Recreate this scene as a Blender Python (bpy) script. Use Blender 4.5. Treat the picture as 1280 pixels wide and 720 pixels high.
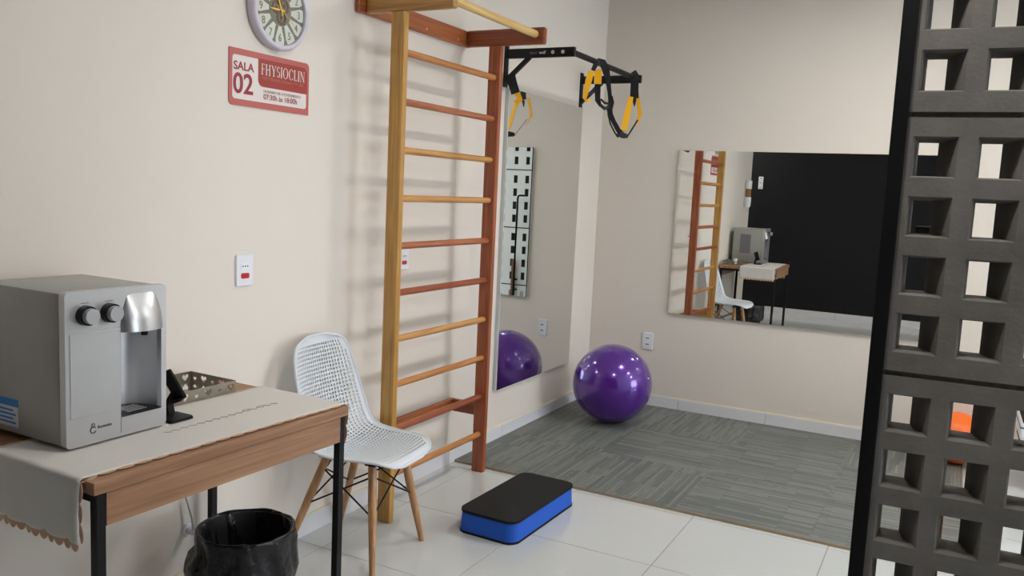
import bpy, bmesh, math, random
from mathutils import Vector, Matrix
from mathutils.geometry import tessellate_polygon
random.seed(7)
PI = math.pi
for o in list(bpy.data.objects): bpy.data.objects.remove(o, do_unlink=True)
scene = bpy.context.scene
COL = scene.collection

# ------------------------------------------------------------------ camera
F_PX, YAW, PITCH, ROLL = 1048.5, 0.4831, 0.1159, 0.0470
CAM = Vector((2.3182, -5.6910, 1.49))
fw = Vector((-math.sin(YAW)*math.cos(PITCH), math.cos(YAW)*math.cos(PITCH), -math.sin(PITCH)))
rt = fw.cross(Vector((0, 0, 1))).normalized(); up = rt.cross(fw)
RT = math.cos(ROLL)*rt + math.sin(ROLL)*up
UP = -math.sin(ROLL)*rt + math.cos(ROLL)*up
cd = bpy.data.cameras.new('camera'); cam = bpy.data.objects.new('camera', cd); COL.objects.link(cam)
cd.sensor_width = 36.0; cd.lens = F_PX/1280*36; cd.clip_start = 0.05
cam.matrix_world = Matrix(((RT.x, UP.x, -fw.x, CAM.x), (RT.y, UP.y, -fw.y, CAM.y), (RT.z, UP.z, -fw.z, CAM.z), (0, 0, 0, 1)))
scene.camera = cam
def at(px, py, axis, val):
    d = fw + RT*((px-640)/F_PX) - UP*((py-360)/F_PX)
    return CAM + d*((val-CAM[axis])/d[axis])

# ------------------------------------------------------------------ world, exposure
w = bpy.data.worlds.new('world'); scene.world = w; w.use_nodes = True
w.node_tree.nodes['Background'].inputs[0].default_value = (0.80, 0.86, 1.0, 1)
w.node_tree.nodes['Background'].inputs[1].default_value = 11.5
vs = scene.view_settings
vs.view_transform = 'Standard'; vs.look = 'None'; vs.gamma = 1.0; vs.use_curve_mapping = False
vs.exposure = 0.0
LAMP_STRENGTH = 144.0
CEIL = 2.88

# ------------------------------------------------------------------ materials
MATS = {}
def newmat(name):
    m = bpy.data.materials.new(name); m.use_nodes = True
    nt = m.node_tree; b = nt.nodes['Principled BSDF']; MATS[name] = m
    return m, nt, b
def rgb(c): return (c[0], c[1], c[2], 1)
def srgb(r, g, b):
    f = lambda v: (v/255/12.92) if v/255 <= 0.04045 else ((v/255+0.055)/1.055)**2.4
    return (f(r), f(g), f(b))
def plain(name, c, rough=0.5, metal=0.0, var=0.06, scale=18, bump=0.0, bscale=None, coat=0.0, spec=None, coords='Object'):
    m, nt, b = newmat(name)
    N, L = nt.nodes, nt.links
    tc = N.new('ShaderNodeTexCoord'); nz = N.new('ShaderNodeTexNoise'); nz.inputs['Scale'].default_value = scale; nz.inputs['Detail'].default_value = 4
    L.new(tc.outputs[coords], nz.inputs['Vector'])
    rp = N.new('ShaderNodeMapRange'); rp.inputs['To Min'].default_value = 1-var; rp.inputs['To Max'].default_value = 1+var
    L.new(nz.outputs['Fac'], rp.inputs['Value'])
    mx = N.new('ShaderNodeMix'); mx.data_type = 'RGBA'; mx.blend_type = 'MULTIPLY'; mx.inputs['Factor'].default_value = 1
    mx.inputs['A'].default_value = rgb(c); L.new(rp.outputs['Result'], mx.inputs['B'])
    L.new(mx.outputs['Result'], b.inputs['Base Color'])
    b.inputs['Roughness'].default_value = rough; b.inputs['Metallic'].default_value = metal
    if coat: b.inputs['Coat Weight'].default_value = coat; b.inputs['Coat Roughness'].default_value = 0.05
    if spec is not None: b.inputs['Specular IOR Level'].default_value = spec
    if bump:
        n2 = N.new('ShaderNodeTexNoise'); n2.inputs['Scale'].default_value = bscale or scale*6; n2.inputs['Detail'].default_value = 3
        L.new(tc.outputs[coords], n2.inputs['Vector'])
        bp = N.new('ShaderNodeBump'); bp.inputs['Strength'].default_value = bump; bp.inputs['Distance'].default_value = 0.01
        L.new(n2.outputs['Fac'], bp.inputs['Height']); L.new(bp.outputs['Normal'], b.inputs['Normal'])
    return m
def wood(name, c1, c2, axis, rough=0.35, coat=0.15, fine=70):
    m, nt, b = newmat(name); N, L = nt.nodes, nt.links
    tc = N.new('ShaderNodeTexCoord'); mp = N.new('ShaderNodeMapping')
    s = [fine, fine, fine]; s[axis] = fine*0.045
    mp.inputs['Scale'].default_value = s
    L.new(tc.outputs['Object'], mp.inputs['Vector'])
    oi = N.new('ShaderNodeObjectInfo'); ad = N.new('ShaderNodeVectorMath'); ad.operation = 'MULTIPLY_ADD'
    ad.inputs[1].default_value = (1, 1, 1)
    sc = N.new('ShaderNodeVectorMath'); sc.operation = 'SCALE'; sc.inputs['Scale'].default_value = 40
    cb = N.new('ShaderNodeCombineXYZ')
    for i in range(3): L.new(oi.outputs['Random'], cb.inputs[i])
    L.new(cb.outputs[0], sc.inputs[0]); L.new(mp.outputs[0], ad.inputs[0]); L.new(sc.outputs[0], ad.inputs[2])
    nz = N.new('ShaderNodeTexNoise'); nz.inputs['Scale'].default_value = 1.0; nz.inputs['Detail'].default_value = 5; nz.inputs['Distortion'].default_value = 0.6
    L.new(ad.outputs[0], nz.inputs['Vector'])
    cr = N.new('ShaderNodeValToRGB'); cr.color_ramp.elements[0].position = 0.3; cr.color_ramp.elements[1].position = 0.72
    cr.color_ramp.elements[0].color = rgb(c2); cr.color_ramp.elements[1].color = rgb(c1)
    L.new(nz.outputs['Fac'], cr.inputs[0]); L.new(cr.outputs[0], b.inputs['Base Color'])
    b.inputs['Roughness'].default_value = rough; b.inputs['Coat Weight'].default_value = coat; b.inputs['Coat Roughness'].default_value = 0.2
    return m
M_wall = plain('wall_paint', srgb(225, 216, 206), 0.65, var=0.02, scale=3, bump=0.03, bscale=160)
M_ceil = plain('ceiling_paint', srgb(232, 230, 224), 0.8, var=0.02, scale=4)
M_black_wall = plain('black_wall_paint', (0.008, 0.009, 0.011), 0.68, var=0.25, scale=9, bump=0.04, bscale=90, spec=0.25)
M_tile = plain('porcelain_tile', srgb(199, 202, 201), 0.09, var=0.02, scale=2.2, spec=0.5)
M_grout = plain('grout', srgb(150, 146, 140), 0.9)
M_base = plain('baseboard_tile', srgb(222, 222, 226), 0.15, var=0.02)
M_caulk = plain('baseboard_top_line', srgb(226, 214, 182), 0.7)
M_white = plain('white_plastic', srgb(233, 236, 240), 0.35, var=0.01)
M_shell = plain('chair_shell_plastic', srgb(214, 219, 225), 0.42, var=0.01)
M_offwhite = plain('outlet_plate', srgb(228, 230, 238), 0.3, var=0.01)
M_slot = plain('outlet_socket', srgb(120, 120, 126), 0.5)
M_red = plain('red_switch', srgb(190, 20, 44), 0.3)
M_blackmetal = plain('black_metal', (0.008, 0.008, 0.010), 0.5, var=0.1, spec=0.25)
M_frame = plain('black_frame_metal', (0.003, 0.003, 0.0035), 0.6, var=0.1, spec=0.15)
M_blackfab = plain('black_webbing', (0.010, 0.010, 0.012), 0.85, var=0.3, scale=200, bump=0.2, bscale=600)
M_yellow = plain('yellow_webbing', srgb(247, 182, 8), 0.7, var=0.08, scale=200, bump=0.2, bscale=600)
M_blackrub = plain('black_foam_rubber', (0.011, 0.0105, 0.0105), 0.8, var=0.2, scale=160, bump=0.2, bscale=500, spec=0.3)
M_blue = plain('blue_foam', srgb(38, 94, 200), 0.7, var=0.05, scale=60, bump=0.06, bscale=500, spec=0.3)
M_ball = plain('purple_vinyl', srgb(88, 34, 146), 0.20, metal=0.30, var=0.04, scale=6, coat=0.8)
M_orange = plain('orange_vinyl', srgb(250, 112, 14), 0.4, var=0.03)
M_orange2 = plain('teal_stripe', srgb(30, 110, 130), 0.5)
M_steel = plain('brushed_silver_panel', srgb(196, 197, 200), 0.38, metal=0.75, var=0.05, scale=12)
M_chrome = plain('polished_silver', srgb(206, 208, 211), 0.30, metal=0.8, var=0.02)
M_silver = plain('silver_painted_steel', srgb(164, 163, 160), 0.42, metal=0.25, var=0.06, scale=14)
M_knobdark = plain('dark_knob', (0.007, 0.007, 0.009), 0.45, spec=0.2)
M_cap = plain('knob_cap_silver', srgb(176, 178, 184), 0.4, metal=0.2, var=0.02)
M_greypanel = plain('dark_grey_sticker', srgb(110, 110, 116), 0.5)
M_blue_lab = plain('blue_label', srgb(40, 128, 200), 0.5)
M_white_lab = plain('white_label', srgb(205, 215, 225), 0.5)
M_cloth = plain('linen_runner', srgb(216, 213, 208), 0.92, var=0.05, scale=240, bump=0.15, bscale=700, spec=0.1)
M_lace = plain('beige_lace', srgb(206, 172, 148), 0.95, var=0.1, scale=300, bump=0.3, bscale=500, spec=0.1)
M_embro = plain('grey_embroidery', srgb(160, 152, 142), 0.95, var=0.2, scale=300, spec=0.1)
M_bag = plain('black_plastic_bag', (0.009, 0.009, 0.011), 0.22, var=0.2, scale=20, bump=0.8, bscale=24, spec=0.35)
M_bin = plain('black_bin_plastic', (0.015, 0.015, 0.017), 0.4)
M_traymet = plain('antique_silver_tray', srgb(150, 142, 130), 0.35, metal=0.8, var=0.2, scale=60)
M_sign_w = plain('sign_white', srgb(226, 216, 212), 0.4, var=0.01)
M_sign_p = plain('sign_pink_border', srgb(184, 92, 86), 0.4, var=0.02)
M_sign_r = plain('sign_red', srgb(158, 50, 40), 0.4, var=0.02)
M_sign_t = plain('sign_crimson_text', srgb(150, 36, 50), 0.4, var=0.01)
M_sign_g = plain('sign_grey_text', srgb(160, 130, 128), 0.5, var=0.01)
M_sign_f = plain('sign_faint_text', srgb(206, 122, 106), 0.5, var=0.01)
M_clock_rim = plain('clock_rim', srgb(206, 200, 212), 0.3, var=0.01)
M_dial = plain('clock_dial', srgb(206, 208, 196), 0.5, var=0.04, scale=40)
M_dial_d = plain('clock_dial_dark', srgb(116, 116, 100), 0.5, var=0.2, scale=60)
M_gear = plain('clock_gear_brown', srgb(112, 84, 68), 0.5, var=0.3, scale=80)
M_num = plain('clock_numerals', srgb(120, 122, 112), 0.5)
M_gold = plain('gold_hands', srgb(210, 170, 70), 0.35, metal=0.5)
M_matedge = plain('mat_edge_tan', srgb(170, 146, 118), 0.85, var=0.15, scale=60)
M_bolt = plain('screw_metal', srgb(214, 210, 200), 0.3, metal=0.8)
M_silvertxt = plain('white_print', srgb(214, 216, 220), 0.5, var=0.0)
M_greytxt = plain('grey_print', srgb(84, 86, 92), 0.5, var=0.0)
M_brownc = plain('brown_cups', srgb(150, 104, 70), 0.6)
M_hose = plain('grey_hose', srgb(196, 192, 184), 0.5)
M_phone = plain('black_gloss_plastic', (0.005, 0.005, 0.006), 0.5, spec=0.2)
W_oak_z = wood('oak_wood', srgb(206, 160, 84), srgb(166, 116, 50), 2)
W_oak_x = wood('oak_wood_arm', srgb(196, 148, 80), srgb(150, 100, 44), 0)
W_red_z = wood('red_wood', srgb(178, 98, 56), srgb(128, 60, 32), 2)
W_red_x = wood('red_wood_arm', srgb(156, 80, 46), srgb(112, 52, 30), 0)
W_rail = wood('rail_wood', srgb(184, 108, 58), srgb(134, 66, 34), 1)
W_rung = [wood('rung_wood_honey', srgb(214, 162, 96), srgb(176, 118, 58), 1), wood('rung_wood_red', srgb(192, 118, 80), srgb(150, 80, 48), 1),
          wood('rung_wood_amber', srgb(204, 140, 78), srgb(164, 98, 48), 1), wood('rung_wood_dark', srgb(170, 90, 54), srgb(124, 58, 32), 1)]
W_pale = wood('dowel_wood', srgb(232, 200, 136), srgb(206, 164, 96), 1)
W_leg = wood('chair_leg_wood', srgb(190, 146, 102), srgb(154, 108, 68), 2)
W_desk = wood('desk_laminate', srgb(174, 134, 104), srgb(128, 90, 64), 1, rough=0.5, coat=0.0, fine=42)
W_brown = wood('brown_board', srgb(120, 70, 46), srgb(90, 48, 30), 2)

def mirror_mat():
    m, nt, b = newmat('mirror_silver')
    b.inputs['Base Color'].default_value = (0.84, 0.855, 0.84, 1); b.inputs['Metallic'].default_value = 1; b.inputs['Roughness'].default_value = 0.0
    return m
M_mirror = mirror_mat()
M_mirror_edge = plain('mirror_edge', srgb(204, 212, 214), 0.3, var=0.02)
def concrete():
    m, nt, b = newmat('concrete'); N, L = nt.nodes, nt.links
    tc = N.new('ShaderNodeTexCoord')
    a = N.new('ShaderNodeTexNoise'); a.inputs['Scale'].default_value = 5; a.inputs['Detail'].default_value = 8; a.inputs['Roughness'].default_value = 0.65
    L.new(tc.outputs['Object'], a.inputs['Vector'])
    cr = N.new('ShaderNodeValToRGB'); cr.color_ramp.elements[0].position = 0.3; cr.color_ramp.elements[1].position = 0.75
    cr.color_ramp.elements[0].color = rgb(srgb(88, 85, 81)); cr.color_ramp.elements[1].color = rgb(srgb(114, 110, 106))
    L.new(a.outputs['Fac'], cr.inputs[0]); L.new(cr.outputs[0], b.inputs['Base Color'])
    b.inputs['Roughness'].default_value = 0.92; b.inputs['Specular IOR Level'].default_value = 0.2
    n = N.new('ShaderNodeTexNoise'); n.inputs['Scale'].default_value = 90; n.inputs['Detail'].default_value = 5
    L.new(tc.outputs['Object'], n.inputs['Vector'])
    bp = N.new('ShaderNodeBump'); bp.inputs['Strength'].default_value = 0.35; bp.inputs['Distance'].default_value = 0.004
    L.new(n.outputs['Fac'], bp.inputs['Height']); L.new(bp.outputs['Normal'], b.inputs['Normal'])
    return m
M_conc = concrete()
M_conc_w = plain('painted_concrete', srgb(214, 218, 218), 0.8, var=0.05, scale=20, bump=0.2, bscale=90)
M_mortar = plain('dark_mortar', srgb(84, 80, 72), 0.95, var=0.25, scale=30, bump=0.5, bscale=120, spec=0.1)
def mat_print(name, rot):
    m, nt, b = newmat(name); N, L = nt.nodes, nt.links
    tc = N.new('ShaderNodeTexCoord'); oi = N.new('ShaderNodeObjectInfo')
    mp = N.new('ShaderNodeMapping'); mp.inputs['Rotation'].default_value = (0, 0, rot)
    L.new(tc.outputs['Object'], mp.inputs['Vector'])
    rr = N.new('ShaderNodeVectorMath'); rr.operation = 'ADD'
    cb = N.new('ShaderNodeCombineXYZ'); ml = N.new('ShaderNodeMath'); ml.operation = 'MULTIPLY'; ml.inputs[1].default_value = 7.3
    L.new(oi.outputs['Random'], ml.inputs[0]); L.new(ml.outputs[0], cb.inputs[0]); L.new(ml.outputs[0], cb.inputs[1])
    L.new(mp.outputs[0], rr.inputs[0]); L.new(cb.outputs[0], rr.inputs[1])
    bt = N.new('ShaderNodeTexBrick'); bt.offset = 0.37; bt.offset_frequency = 3; bt.squash = 1.0
    bt.inputs['Scale'].default_value = 1.0; bt.inputs['Brick Width'].default_value = 0.31; bt.inputs['Row Height'].default_value = 0.0175
    bt.inputs['Mortar Size'].default_value = 0.0012; bt.inputs['Bias'].default_value = 0.0
    bt.inputs['Color1'].default_value = rgb(srgb(93, 98, 95)); bt.inputs['Color2'].default_value = rgb(srgb(127, 130, 124))
    bt.inputs['Mortar'].default_value = rgb(srgb(86, 89, 86))
    L.new(rr.outputs[0], bt.inputs['Vector'])
    nz = N.new('ShaderNodeTexNoise'); nz.inputs['Scale'].default_value = 1; nz.inputs['Detail'].default_value = 4
    m2 = N.new('ShaderNodeMapping'); m2.inputs['Scale'].default_value = (9, 120, 1); L.new(rr.outputs[0], m2.inputs['Vector']); L.new(m2.outputs[0], nz.inputs['Vector'])
    mr = N.new('ShaderNodeMapRange'); mr.inputs['To Min'].default_value = 0.55; mr.inputs['To Max'].default_value = 1.36; L.new(nz.outputs['Fac'], mr.inputs['Value'])
    mx = N.new('ShaderNodeMix'); mx.data_type = 'RGBA'; mx.blend_type = 'MULTIPLY'; mx.inputs['Factor'].default_value = 1
    L.new(bt.outputs['Color'], mx.inputs['A']); L.new(mr.outputs['Result'], mx.inputs['B']); L.new(mx.outputs['Result'], b.inputs['Base Color'])
    b.inputs['Roughness'].default_value = 0.5; b.inputs['Specular IOR Level'].default_value = 0.35
    return m
M_mat_x = mat_print('mat_strip_print_lengthwise', 0.0)
M_mat_y = mat_print('mat_strip_print_crosswise', PI/2)
def emis(name, c, s):
    m, nt, b = newmat(name); b.inputs['Base Color'].default_value = (0.8, 0.8, 0.8, 1)
    b.inputs['Emission Color'].default_value = rgb(c); b.inputs['Emission Strength'].default_value = s
    return m
M_lamp = emis('lamp_diffuser', (1.0, 0.965, 0.92), LAMP_STRENGTH)
def glass():
    m, nt, b = newmat('window_glass'); N, L = nt.nodes, nt.links
    t = N.new('ShaderNodeBsdfTransparent'); t.inputs[0].default_value = (0.93, 0.96, 0.95, 1)
    g = N.new('ShaderNodeBsdfGlossy'); g.inputs['Roughness'].default_value = 0.02
    mx = N.new('ShaderNodeMixShader'); mx.inputs[0].default_value = 0.07
    L.new(t.outputs[0], mx.inputs[1]); L.new(g.outputs[0], mx.inputs[2]); L.new(mx.outputs[0], N['Material Output'].inputs['Surface'])
    return m
M_glass = glass()

# ------------------------------------------------------------------ mesh helpers
def NB(): return bmesh.new()
def mobj(name, mesh, parent=None, loc=None, rot=None):
    o = bpy.data.objects.new(name, mesh); COL.objects.link(o)
    if parent is not None: o.parent = parent
    if loc is not None: o.location = loc
    if rot is not None: o.rotation_euler = rot
    return o
def obj(name, bm, mat, parent=None, smooth=False, loc=None, rot=None, normals=True):
    if normals: bmesh.ops.recalc_face_normals(bm, faces=bm.faces[:])
    me = bpy.data.meshes.new(name); bm.to_mesh(me); bm.free()
    for m in (mat if isinstance(mat, (list, tuple)) else [mat]): me.materials.append(m)
    if smooth is True:
        for p in me.polygons: p.use_smooth = True
    elif smooth:
        me.shade_smooth() if False else None
        for p in me.polygons: p.use_smooth = True
        me.set_sharp_from_angle(angle=math.radians(smooth))
    return mobj(name, me, parent, loc, rot)
def box(bm, lo, hi, bev=0.0, seg=1):
    lo = [min(a, b) for a, b in zip(lo, hi)], [max(a, b) for a, b in zip(lo, hi)]
    lo, hi = lo
    r = bmesh.ops.create_cube(bm, size=1.0)
    vs_ = r['verts']
    for v in vs_: v.co = Vector([(lo[i]+hi[i])/2 + v.co[i]*(hi[i]-lo[i]) for i in range(3)])
    if bev:
        es = list({e for v in vs_ for e in v.link_edges})
        bmesh.ops.bevel(bm, geom=es, offset=bev, segments=seg, affect='EDGES', profile=0.5)
    return bm
def frame_of(d):
    d = d.normalized(); a = Vector((0, 0, 1)) if abs(d.z) < 0.9 else Vector((1, 0, 0))
    u = d.cross(a).normalized(); return u, d.cross(u).normalized()
def cyl(bm, a, b, r1, r2=None, n=16, caps=True):
    a = Vector(a); b = Vector(b); r2 = r1 if r2 is None else r2
    u, v = frame_of(b-a); A = []; B = []
    for i in range(n):
        t = 2*PI*i/n; c = u*math.cos(t)+v*math.sin(t)
        A.append(bm.verts.new(a+c*r1)); B.append(bm.verts.new(b+c*r2))
    for i in range(n): bm.faces.new((A[i], A[(i+1) % n], B[(i+1) % n], B[i]))
    if caps: bm.faces.new(A[::-1]); bm.faces.new(B)
    return bm
def tube(bm, pts, r, n=8):
    pts = [Vector(p) for p in pts]; rings = []
    u, v = frame_of(pts[1]-pts[0])
    for k, p in enumerate(pts):
        d = (pts[min(k+1, len(pts)-1)]-pts[max(k-1, 0)]).normalized()
        u = (u - d*u.dot(d)).normalized(); v = d.cross(u)
        rings.append([bm.verts.new(p+(u*math.cos(2*PI*i/n)+v*math.sin(2*PI*i/n))*r) for i in range(n)])
    for k in range(len(rings)-1):
        for i in range(n): bm.faces.new((rings[k][i], rings[k][(i+1) % n], rings[k+1][(i+1) % n], rings[k+1][i]))
    bm.faces.new(rings[0][::-1]); bm.faces.new(rings[-1])
    return bm
def ribbon(bm, pts, width, nrm, th=0.003):
    """flat strap along pts, its face turned towards nrm"""
    pts = [Vector(p) for p in pts]; nrm = Vector(nrm).normalized(); R = []
    for k, p in enumerate(pts):
        d = (pts[min(k+1, len(pts)-1)]-pts[max(k-1, 0)]).normalized()
        s = d.cross(nrm)
        s = s.normalized() if s.length > 1e-4 else Vector((0, 1, 0))
        n = s.cross(d).normalized(); wd = width[k] if isinstance(width, (list, tuple)) else width
        R.append([bm.verts.new(p+s*wd/2+n*th/2), bm.verts.new(p-s*wd/2+n*th/2), bm.verts.new(p-s*wd/2-n*th/2), bm.verts.new(p+s*wd/2-n*th/2)])
    for k in range(len(R)-1):
        for i in range(4): bm.faces.new((R[k][i], R[k][(i+1) % 4], R[k+1][(i+1) % 4], R[k+1][i]))
    bm.faces.new(R[0][::-1]); bm.faces.new(R[-1])
    return bm
def lathe(bm, prof, n=32, org=(0, 0, 0), fn=None):
    rings = []
    for k, (r, z) in enumerate(prof):
        ring = []
        for i in range(n):
            t = 2*PI*i/n; rr, zz = (r, z) if fn is None else fn(r, z, t, k)
            ring.append(bm.verts.new((org[0]+rr*math.cos(t), org[1]+rr*math.sin(t), org[2]+zz)))
        rings.append(ring)
    for k in range(len(rings)-1):
        for i in range(n): bm.faces.new((rings[k][i], rings[k][(i+1) % n], rings[k+1][(i+1) % n], rings[k+1][i]))
    return bm, rings
def rrect(w_, h_, r, seg=6):
    out = []
    for cx, cy, a0 in ((w_/2-r, h_/2-r, 0), (-w_/2+r, h_/2-r, PI/2), (-w_/2+r, -h_/2+r, PI), (w_/2-r, -h_/2+r, 1.5*PI)):
        for i in range(seg+1):
            a = a0+PI/2*i/seg; out.append((cx+r*math.cos(a), cy+r*math.sin(a)))
    return out
def prism(bm, outline, f0, f1):
    """outline (2D) lofted between maps f0 and f1: 2D -> 3D"""
    A = [bm.verts.new(f0(*p)) for p in outline]; B = [bm.verts.new(f1(*p)) for p in outline]; n = len(A)
    for i in range(n): bm.faces.new((A[i], A[(i+1) % n], B[(i+1) % n], B[i]))
    bm.faces.new(A[::-1]); bm.faces.new(B)
    return bm
def thing(name, label, cat, loc=(0, 0, 0), rotz=0.0, group=None):
    o = bpy.data.objects.new(name, None); COL.objects.link(o); o.empty_display_size = 0.1
    o.location = loc; o.rotation_euler = (0, 0, rotz); tag(o, label, cat, group)
    return o
def tag(o, label, cat, group=None):
    o['label'] = label; o['category'] = cat
    if group: o['group'] = group
    return o
def struct(o, label=None):
    o['kind'] = 'structure'
    if label: o['label'] = label
    return o
def empty_struct(name, label, loc=(0, 0, 0), rotz=0):
    o = bpy.data.objects.new(name, None); COL.objects.link(o); o.location = loc; o.rotation_euler = (0, 0, rotz)
    return struct(o, label)
def text_mesh(s, size, place, th=0.0006, align='LEFT', sx=1.0, bold=0.0):
    """flat raised lettering: place(u, v, w) -> 3D"""
    c = bpy.data.curves.new('lettering', 'FONT'); c.body = s; c.size = size; c.align_x = align; c.extrude = th; c.resolution_u = 6; c.offset = bold
    o = bpy.data.objects.new('lettering', c); COL.objects.link(o)
    bpy.context.view_layer.update()
    me = bpy.data.meshes.new_from_object(o.evaluated_get(bpy.context.evaluated_depsgraph_get()))
    bpy.data.objects.remove(o, do_unlink=True); bpy.data.curves.remove(c)
    bm = NB(); bm.from_mesh(me); bpy.data.meshes.remove(me)
    for v in bm.verts: v.co = Vector(place(v.co.x*sx, v.co.y, v.co.z))
    return bm
def cut_panel(outer, holes, depth, place):
    """sheet with real cut-outs, through a filled 2D curve"""
    c = bpy.data.curves.new('sheet', 'CURVE'); c.dimensions = '2D'; c.fill_mode = 'BOTH'; c.extrude = depth/2
    for loop in [outer]+holes:
        s = c.splines.new('POLY'); s.points.add(len(loop)-1); s.use_cyclic_u = True
        for p, q in zip(s.points, loop): p.co = (q[0], q[1], 0, 1)
    o = bpy.data.objects.new('sheet', c); COL.objects.link(o); bpy.context.view_layer.update()
    me = bpy.data.meshes.new_from_object(o.evaluated_get(bpy.context.evaluated_depsgraph_get()))
    bpy.data.objects.remove(o, do_unlink=True); bpy.data.curves.remove(c)
    bm = NB(); bm.from_mesh(me); bpy.data.meshes.remove(me)
    for v in bm.verts: v.co = Vector(place(v.co.x, v.co.y, v.co.z))
    return bm

# ------------------------------------------------------------------ the room
XR, YF, YE = 6.9, -5.98, -5.03
struct(obj('wall_left', box(NB(), (-0.15, YE, 0), (0, 0.15, CEIL)), M_wall), 'cream painted side wall behind the wall bars')
struct(obj('wall_back', box(NB(), (0, 0, 0), (XR+0.15, 0.15, CEIL)), M_wall), 'cream painted end wall with the wide mirror')
WZ0, WZ1 = 0.35, 2.15; WINS = [(-2.2, -0.15), (-5.20, -4.20)]  # second window is unseen, added to brighten the wall by the table
bm = NB()
box(bm, (XR, YF, 0), (XR+0.15, 0, WZ0)); box(bm, (XR, YF, WZ1), (XR+0.15, 0, CEIL))
for a, b in ((YF, WINS[1][0]), (WINS[1][1], WINS[0][0]), (WINS[0][1], 0)): box(bm, (XR, a, WZ0), (XR+0.15, b, WZ1))
struct(obj('wall_right', bm, M_wall), 'cream painted far side wall with one window and one more added for light')
for k, (WY0, WY1) in enumerate(WINS):
    wn = empty_struct('window_%d' % (k+1), ('white framed window in the far side wall nearest the mirrors', 'unseen white framed window added to brighten the wall by the table')[k], (XR+0.06, (WY0+WY1)/2, WZ0))
    bm = NB(); hw = (WY1-WY0)/2; hh = WZ1-WZ0
    for a, b in (((-0.02, -hw, 0), (0.02, hw, 0.04)), ((-0.02, -hw, hh-0.04), (0.02, hw, hh)), ((-0.02, -hw, 0.04), (0.02, -hw+0.04, hh-0.04)), ((-0.02, hw-0.04, 0.04), (0.02, hw, hh-0.04)), ((-0.02, -0.02, 0.04), (0.02, 0.02, hh-0.04))):
        box(bm, a, b)
    obj('window_frame', bm, M_white, wn)
    for q in (-1, 1):
        obj('window_pane', box(NB(), (-0.003, min(q*0.02, q*(hw-0.04)), 0.04), (0.003, max(q*0.02, q*(hw-0.04)), hh-0.04)), M_glass, wn)
struct(obj('wall_front', box(NB(), (-1.75, YF-0.15, 0), (4.7, YF, CEIL)), M_black_wall), 'matte black painted wall behind the table')
struct(obj('wall_front_plain', box(NB(), (4.7, YF-0.15, 0), (XR+0.15, YF, CEIL)), M_wall))
struct(obj('wall_passage', box(NB(), (-1.75, YF, 0), (-1.6, YE, CEIL)), M_wall))
struct(obj('wall_passage_end', box(NB(), (-1.75, YE, 0), (-0.15, YE+0.15, CEIL)), M_wall))
struct(obj('ceiling', box(NB(), (-1.75, YF-0.15, CEIL), (XR+0.15, 0.15, CEIL+0.1)), M_ceil))

# floor: grout bed and every porcelain tile on it
fl = struct(obj('floor', box(NB(), (-1.6, YF, -0.08), (XR, 0, -0.0015)), M_grout), 'polished white porcelain tile floor')
P = 0.603; GX, GY, GAP = 0.142, -1.908, 0.0035
tile_cache = {}
def tile_piece(x0, x1, y0, y1):
    wx, wy = round(x1-x0, 4), round(y1-y0, 4)
    if (wx, wy) not in tile_cache:
        b_ = NB(); box(b_, (-wx/2, -wy/2, -0.012), (wx/2, wy/2, 0), 0.0012)
        me = bpy.data.meshes.new('floor_tile'); b_.to_mesh(me); b_.free(); me.materials.append(M_tile); tile_cache[(wx, wy)] = me
    mobj('tile', tile_cache[(wx, wy)], fl, ((x0+x1)/2, (y0+y1)/2, 0))
for i in range(-4, 13):
    for j in range(-8, 5):
        x0, x1 = GX+i*P+GAP/2, GX+(i+1)*P-GAP/2; y0, y1 = GY+j*P+GAP/2, GY+(j+1)*P-GAP/2
        lo = -1.6 if y0 < YE-0.05 else 0.0
        x0 = max(x0, lo); x1 = min(x1, XR); y0 = max(y0, YF); y1 = min(y1, 0.0)
        if x1-x0 > 0.02 and y1-y0 > 0.02: tile_piece(x0, x1, y0, y1)

# baseboards: tile pieces with a line of filler on top
def baseboard(name, label, a, b, nrm, first, h=0.082, th=0.009):
    """along axis from a to b; nrm points into the room; joints at first + k*P"""
    a = Vector(a); b = Vector(b); L_ = (b-a).length; d = (b-a).normalized(); nrm = Vector(nrm)
    root = empty_struct(name, label, a)
    cuts = [0.0]+sorted(x for x in (first+k*P for k in range(-20, 20)) if 0.03 < x < L_-0.03)+[L_]
    for s0, s1 in zip(cuts[:-1], cuts[1:]):
        p = d*(s0+0.0015); q = d*(s1-0.0015)+nrm*th+Vector((0, 0, h))
        obj('baseboard_tile', box(NB(), p, q, 0.0012), M_base, root)
    obj('filler_line', box(NB(), Vector((0, 0, h)), d*L_+nrm*(th*0.7)+Vector((0, 0, h+0.006))), M_caulk, root)
    return root
baseboard('baseboard_left', 'white tile skirting along the side wall', (0, YE, 0), (0, 0, 0), (1, 0, 0), -1.93-YE)
baseboard('baseboard_back', 'white tile skirting along the end wall', (0.0095, 0, 0), (XR, 0, 0), (0, -1, 0), 0.70-0.0095)
baseboard('baseboard_right', 'white tile skirting along the far side wall', (XR, YF+0.01, 0), (XR, -0.01, 0), (-1, 0, 0), 0.3)
baseboard('baseboard_front', 'white tile skirting along the black wall', (-1.6, YF, 0), (XR-0.01, YF, 0), (0, 1, 0), 0.2)

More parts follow.
